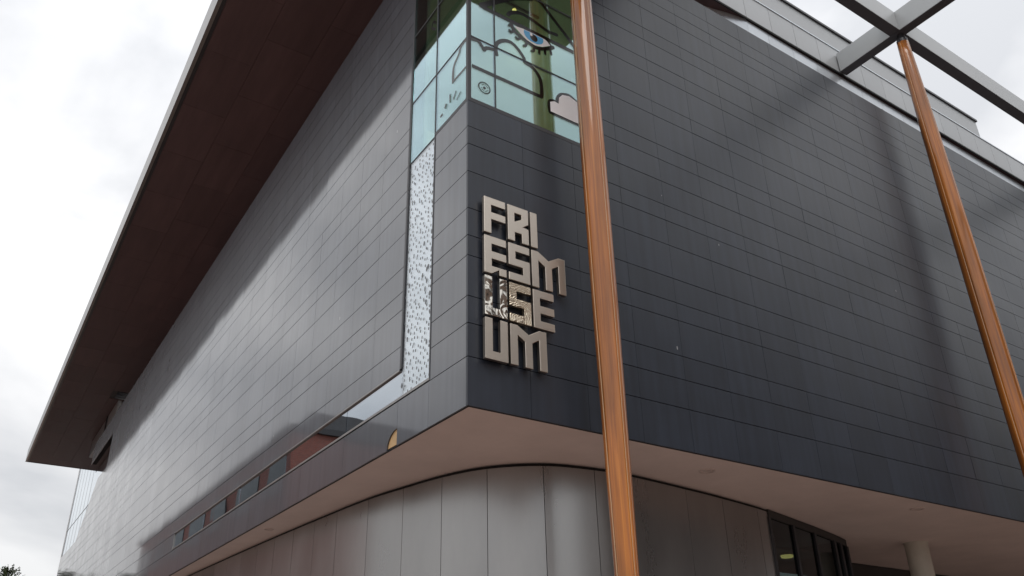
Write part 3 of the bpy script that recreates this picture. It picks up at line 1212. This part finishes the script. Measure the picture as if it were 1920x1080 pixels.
# clerestory set back above the block
cp_ = [(36.0, 1.33), (9.2, 1.20), (8.82, 1.275), (8.55, 1.33), (8.25, 1.405), (7.92, 1.475), (7.0, 1.72), (6.0, 2.2), (4.6, 3.4), (3.4, 5.4), (2.9, 8.0), (2.9, 33.2)]
cb = MB()
for a, b in zip(cp_[:-1], cp_[1:]):
    seg_box(cb, a, b, -.06, -.2, 15.48, ZR)
cler = cb.build('clerestory', M['cler'], museum)
x = 36.0
a = cp_[0]
k = 0
xs = [36.0 - i for i in range(27)]
for x0 in xs:
    x1 = max(x0 - 1.0, 9.2)
    if x0 <= 9.21:
        break
    ya = 1.20 + (x0 - 9.2) / 26.8 * .13
    yb = 1.20 + (x1 - 9.2) / 26.8 * .13
    mbq = MB()
    seg_box(mbq, (x0 - .005, ya), (x1 + .005, yb), 0, -.055, 15.5, ZR - .062)
    mbq.build('clerestory_panel', M['cler'], cler)
for a, b in zip(cp_[1:-1], cp_[2:]):
    mbq = MB()
    seg_box(mbq, a, b, 0, -.055, 15.5, ZR)
    mbq.build('clerestory_panel', M['cler'], cler)
# louvred roof light at the far end of the left side
lv = MB()
lv.box(0.6, 0.8, 39.5, 48.7, 16.95, ZR - .01)
lou = lv.build('roof_light', M['fascia'], museum)
for k in range(3):
    MB().box(0.352, 1.198, 38.32 + k * .42, 38.42 + k * .42, ZR + .05, ZR + .2).build('louvre', M['frame'], lou)
MB().box(0.54, 0.6, 42.7, 43.0, 16.9, ZR - .01).build('louvre', M['frame'], lou)

# pale glazed wing beyond the far end
gwx = 2.0
gw = MB()
gw.box(gwx, gwx + 12, 47.0, 67.6, 0, 17.9)
gw.box(gwx, gwx + 12, 56.2, 67.6, 17.9, 22.5)
wing = gw.build('glazed_wing', M['paleglass'], museum)
k = 0
y = 57.2
while y < 67.6:
    MB().box(gwx - .008, gwx, y, y + .03, 8, 22.5).build('mullion', M['fascia'], wing)
    y += 2.05
MB().box(gwx - .012, gwx, 56.2, 67.6, 15.6, 15.66).build('transom', M['frame'], wing)
MB().box(gwx - .06, gwx + .1, 67.602, 67.8, 0, 22.5).build('corner_post', M['white'], wing)

# ------------------------------------------------------------------ canopy frame
canopy = empty('canopy_frame', (13.1, -0.55, 0))
tag(canopy, 'open grid of light grey steel beams carried by timber columns beside the dark wall', 'canopy frame')


def beam(x0, x1, y0, y1, z0, z1):
    mb = MB().box(x0 - 13.1, x1 - 13.1, y0 + .55, y1 + .55, z0, z1)
    me = mb.mesh('beam', M['beam'])
    o = put('beam', me, canopy)
    bv = o.modifiers.new('bevel', 'BEVEL')
    bv.width = 0.008
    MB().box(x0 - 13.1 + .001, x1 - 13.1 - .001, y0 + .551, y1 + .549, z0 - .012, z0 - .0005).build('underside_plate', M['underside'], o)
    return o


BH = 0.64
beam(XO + .01, 12.95, -.683, -.41, ZR, ZR + BH)
beam(13.24, 24.20, -.683, -.41, ZR, ZR + BH)
beam(24.49, 44, -.683, -.41, ZR, ZR + BH)
for x in (12.955, 24.205):
    beam(x, x + .28, -15.0, YB - .025, ZR - .003, ZR + BH + .003)
for a, b in ((XO + .01, 12.95), (13.24, 24.2), (24.49, 44)):
    beam(a, b, -12.0, -11.72, ZR, ZR + BH)

# ------------------------------------------------------------------ timber columns
PROF = [(0.0, .132), (1.5, .142), (3.2, .155), (5.0, .1725), (7.0, .189), (9.7, .1945), (12.85, .187), (15.0, .170), (16.6, .149), (17.7, .128)]


def prof(z):
    for (a, ra), (b, rb) in zip(PROF[:-1], PROF[1:]):
        if z <= b:
            t = (z - a) / (b - a)
            t = t * t * (3 - 2 * t) * .3 + t * .7
            return ra + (rb - ra) * t
    return PROF[-1][1]


def timber_column(x, y, k, label):
    e = empty('timber_column', (x, y, 0))
    tag(e, label, 'column', 'timber columns of the canopy')
    nz_, seg = 40, 96
    vs_, fs_ = [], []
    for i in range(nz_ + 1):
        zz = 0.35 + (17.7 - .35) * i / nz_
        r = prof(zz) * k
        for j in range(seg):
            a = 2 * math.pi * j / seg
            # four glued staves: faces a little flatter, a groove at each seam
            d = abs(((a + math.pi / 4) % (math.pi / 2)) - math.pi / 4)      # angle from nearest axis seam
            rr = r * (1 + 0.022 * math.cos(4 * a)) - (0.011 if d < 0.06 else (0.004 if d < .10 else 0))
            vs_.append((rr * math.cos(a), rr * math.sin(a), zz))
    for i in range(nz_):
        for j in range(seg):
            fs_.append((i * seg + j, i * seg + (j + 1) % seg, (i + 1) * seg + (j + 1) % seg, (i + 1) * seg + j))
    fs_ += [tuple(reversed(range(seg))), tuple(range(nz_ * seg, (nz_ + 1) * seg))]
    sh = MB().add(vs_, fs_).build('shaft', M['wood'], e, True)
    for q in range(4):
        a = q * math.pi / 2 - 0.035
        pts, rad = [], []
        for i in range(nz_ + 1):
            zz = 0.36 + (17.68 - .36) * i / nz_
            r = prof(zz) * k * 1.022 - .0075
            pts.append((r * math.cos(a), r * math.sin(a), zz))
            rad.append(.0055)
        MB().tube(pts, rad, 6).build('seam_strip', M['seamwood'], sh)
    MB().tube([(0, 0, 17.66), (0, 0, 17.8), (0, 0, 17.9), (0, 0, 17.995)], [.125 * k, .125 * k, .09, .09], 24).build('steel_cap', M['frame'], e, False)
    MB().tube([(0, 0, 0), (0, 0, .06), (0, 0, .061), (0, 0, .36)], [.16, .16, .09, .125], 24).build('steel_foot', M['steel'], e, False)
    return e


timber_column(1.93, -.58, 1.0, 'tall varnished orange timber column beside the metal lettering')
timber_column(13.15, -.58, 1.1, 'tall brown timber column under the crossing of the grey steel beams')

# ------------------------------------------------------------------ metal lettering
sign = empty('museum_sign', (0.7, 0, 5.86))
tag(sign, 'block of brushed metal letters reading FRIESMUSEUM on the dark wall at the corner', 'sign')
W, H, T = 0.365, 0.603, 0.121
LET = {
    'F': [[(0, 0), (T, 0), (T, .24), (W, .24), (W, .36), (T, .36), (T, H - T), (W, H - T), (W, H), (0, H)]],
    'R': [[(0, 0), (T, 0), (T, .153), (W - T, .153), (W - T, 0), (W, 0), (W, .27), (.268, .28), (W, .35), (W, H), (0, H)], [(T, .335), (T, .484), (W - T, .484), (W - T, .407)]],
    'I': [[(0, 0), (T, 0), (T, H), (0, H)]],
    'E': [[(0, 0), (W, 0), (W, T), (T, T), (T, .241), (W, .241), (W, .362), (T, .362), (T, H - T), (W, H - T), (W, H), (0, H)]],
    'Q': [[(0, 0), (T, 0), (.245, .085), (.245, 0), (W, 0), (W, T), (T, T), (T, .241), (W, .241), (W, .362), (T, .362), (T, H - T), (W, H - T), (W, H), (0, H)]],
    'S': [[(0, 0), (W, 0), (W, .362), (T, .362), (T, H - T), (W, H - T), (W, H), (0, H), (0, .241), (W - T, .241), (W - T, T), (0, T)]],
    'U': [[(0, 0), (W, 0), (W, H), (W - T, H), (W - T, T), (T, T), (T, H), (0, H)]],
    'M': [[(0, 0), (T, 0), (T, .455), (.24, .38), (.24, 0), (.361, 0), (.361, .38), (.48, .455), (.48, 0), (.606, 0), (.606, H), (.49, H), (.305, .495), (T, H), (0, H)]],
}
rowz = [7.81, 7.157, 6.509, 5.865]
colx = [0.206, 0.611, 1.012]
for row, word in enumerate(('FRI', 'QSM', 'USE', 'UM')):
    for c, ch in enumerate(word):
        mb = MB()
        mb.prism(LET[ch], -0.115, -0.055, lambda u, v, d: (u, d, v))
        me_mat = M['letter']
        if row == 2 and c == 0:
            me_mat = M['polished']
        if row == 2 and c == 1:
            me_mat = M['etched']
        for (px_, pz_) in ((T / 2, .05), (T / 2, H - .05)):
            mb.tube([(px_, -.056, pz_), (px_, -.0005, pz_)], [.01, .01], 8)
        o = put('letter', mb.mesh('letter', me_mat), sign, (colx[c] - .7, 0, rowz[row] - 5.86))
        bv = o.modifiers.new('bevel', 'BEVEL')
        bv.width = 0.006
        bv.segments = 2
        bv.limit_method = 'ANGLE'
        bv.angle_limit = R(50)
        if row == 2 and c == 0:
            o['label'] = 'mirror-polished wavy letter U'
        if row == 2 and c == 1:
            o['label'] = 'letter S with etched contour lines'

# ------------------------------------------------------------------ round column under the block
rcx = MB()
rcx.tube([(13.72, 2.56, 0), (13.72, 2.56, 5.0), (13.72, 2.56, 5.15), (13.72, 2.56, 5.211)], [.25, .25, .25, .27], 40)
rco = rcx.build('round_column', M['concrete'], None, True)
tag(rco, 'pale round concrete column under the plaster soffit beside the ground floor glazing', 'column')
md = rco.modifiers.new('edge', 'EDGE_SPLIT')
md.split_angle = R(40)

# ------------------------------------------------------------------ lit lamps inside
sp = empty('track_spotlight', (2.09, 1.6, 14.8))
tag(sp, 'small lit yellow spotlight on the ceiling behind the corner window', 'lamp')
MB().box(-.6, .6, -.02, .02, -.04, -.0005).build('track', M['lampbody'], sp)
MB().tube([(0, 0, -.04), (0, 0, -.1), (-.03, -.03, -.15), (-.06, -.06, -.22)], [.012, .012, .05, .055], 14).build('lamp_body', M['lampbody'], sp)
MB().tube([(-.061, -.061, -.222), (-.065, -.065, -.232)], [.045, .04], 14).build('lamp_lens', M['lamp'], sp)
ld = bpy.data.lights.new('spotlight_glow', 'SPOT')
ld.energy = 1300
ld.spot_size = R(150)
ld.spot_blend = 0.8
ld.color = (1, .92, .8)
ld.shadow_soft_size = .05
lo = bpy.data.objects.new('spotlight_glow', ld)
col.objects.link(lo)
lo.parent = sp
lo.location = (.02, .02, -.3)
lo.rotation_euler = (R(28), R(-28), 0)

lp = empty('lobby_lamp', (9.78, 2.77, 4.69))
tag(lp, 'lit yellow oval ceiling lamp behind the dark ground floor glass', 'lamp')
MB().tube([(0.2, .5, 0.05), (.2, .5, 0.0), (.2, .5, -.03)], [.13, .13, .12], 20).build('lamp_glass', M['lamp'], lp)
MB().tube([(0.2, .5, 0.049), (.2, .5, 0.02)], [.15, .15], 20).build('lamp_rim', M['lampbody'], lp)


# ------------------------------------------------------------------ trees in the street to the left
def tree(x, y, h, seed, label):
    r = random.Random(seed)
    e = empty('street_tree', (x, y, 0))
    tag(e, label, 'tree', 'street trees beside the museum')
    tr = MB()
    pts = [(0, 0, 0)]
    for k in range(1, 7):
        pts.append((r.uniform(-.12, .12) * k / 3, r.uniform(-.12, .12) * k / 3, h * .8 * k / 6))
    tr.tube(pts, [.2, .18, .15, .12, .09, .06, .03], 10)
    tips = []
    for k in range(16):
        zz = h * r.uniform(.32, .74)
        a = r.uniform(0, 2 * math.pi)
        ln = h * r.uniform(.16, .3) * (1.15 - zz / h)
        p0 = Vector((0, 0, zz))
        p1 = p0 + Vector((math.cos(a) * ln * .6, math.sin(a) * ln * .6, ln * .45))
        p2 = p0 + Vector((math.cos(a) * ln, math.sin(a) * ln, ln * 1.1))
        tr.tube([p0, p1, p2], [.06, .04, .015], 6)
        tips += [p1, p2]
    tr.build('trunk', M['bark'], e, True)
    lf = MB()
    # shoots: clumps of leaves round twigs reaching out of the crown
    for k in range(330):
        a = r.uniform(0, 2 * math.pi)
        t = r.uniform(0, 1)
        zc = h * (.34 + .62 * t)
        rad = h * .20 * math.sqrt(max(0.02, 1 - (2 * t - .85) ** 2)) * r.uniform(.35, 1.0)
        c = Vector((math.cos(a) * rad, math.sin(a) * rad, zc))
        out = Vector((math.cos(a), math.sin(a), r.uniform(.6, 1.8))).normalized()
        ln = r.uniform(.3, .75)
        for q in range(26):
            pp = c + out * ln * q / 26 * r.uniform(.9, 1.1) + Vector((r.gauss(0, .05), r.gauss(0, .05), r.gauss(0, .05)))
            if pp.z > h:
                continue
            u = Vector((r.gauss(0, 1), r.gauss(0, 1), r.gauss(0, 1))).normalized()
            v = u.cross(Vector((r.gauss(0, 1), r.gauss(0, 1), r.gauss(0, 1)))).normalized()
            s_ = r.uniform(.05, .09)
            lf.add([pp - u * s_, pp + v * s_ * .5, pp + u * s_, pp - v * s_ * .5], [(0, 1, 2, 3)])
    me = bpy.data.meshes.new('crown')
    me.from_pydata(lf.v, [], lf.f)
    me.materials.append(M['leaf'])
    put('crown', me, e)
    return e


tree(-1.85, 60.0, 11.55, 11, 'leafy street tree whose top shows past the far end of the dark wall')
tree(-4.0, 46.0, 9.6, 23, 'shorter leafy street tree mirrored in the wall near the brick house')
tree(-4.2, 68.0, 12.6, 35, 'tallest leafy street tree mirrored low in the far end of the wall')


# ------------------------------------------------------------------ brick house across the street (mirrored); unseen blocks sized to darken the right wall
def house(name, x0, x1, y0, y1, h, mat, label, face, storeys, bays, roofh=1.0, group='buildings around the square'):
    e = empty(name, ((x0 + x1) / 2, (y0 + y1) / 2, 0))
    ox, oy = (x0 + x1) / 2, (y0 + y1) / 2
    tag(e, label, 'building', group)
    MB().box(x0 - ox, x1 - ox, y0 - oy, y1 - oy, 0, h).build('wall', mat, e)
    MB().box(x0 - ox - .2, x1 - ox + .2, y0 - oy - .2, y1 - oy + .2, h, h + .35).build('roof', M['roofing'], e)
    if roofh > .5:
        MB().box(x0 - ox + 2, x1 - ox - 2, y0 - oy + 2, y1 - oy - 2, h + .35, h + .35 + roofh).build('roof_house', M['render'], e)
    sh = h / storeys
    if face == 'E':
        L0, L1 = y0, y1
    else:
        L0, L1 = x0, x1
    bw = (L1 - L0) / bays
    ww, wh = bw * .62, sh * .55
    fm_, gm_ = MB(), MB()
    if face == 'E':
        fm_.box(0, .06, -ww / 2 - .08, ww / 2 + .08, -.08, wh + .08)
        gm_.box(0, .08, -ww / 2, ww / 2, 0, wh)
    else:
        fm_.box(-ww / 2 - .08, ww / 2 + .08, 0, .06, -.08, wh + .08)
        gm_.box(-ww / 2, ww / 2, 0, .08, 0, wh)
    fme = fm_.mesh('window', M['frame'])
    gme = gm_.mesh('pane', M['wpane'])
    for i in range(storeys):
        for j in range(bays):
            c = L0 + bw * (j + .5)
            zz = sh * i + sh * .22
            if face == 'E':
                loc = (x1 - ox - .0, c - oy, zz)
            else:
                loc = (c - ox, y1 - oy, zz)
            w_ = put('window', fme, e, loc)
            put('pane', gme, w_)
    return e


house('brick_building', -24, -10.5, 38, 82, 17.5, M['brick'], 'red brick building across the street, mirrored in the ribbon window', 'E', 4, 7, 1.8)
house('dark_reflection_block', 17, 58, -36, -22, 24, M['brick2'], 'unseen brown brick block, added to darken the reflection low in the dark wall', 'N', 7, 12, 0.4)  # added out of view, close and tall, to darken the lower wall
house('dark_reflection_block', 60, 112, -40, -23, 25, M['render'], 'unseen dark rendered block, added to darken the reflection at the far end of the dark wall', 'N', 7, 15, 0.4)
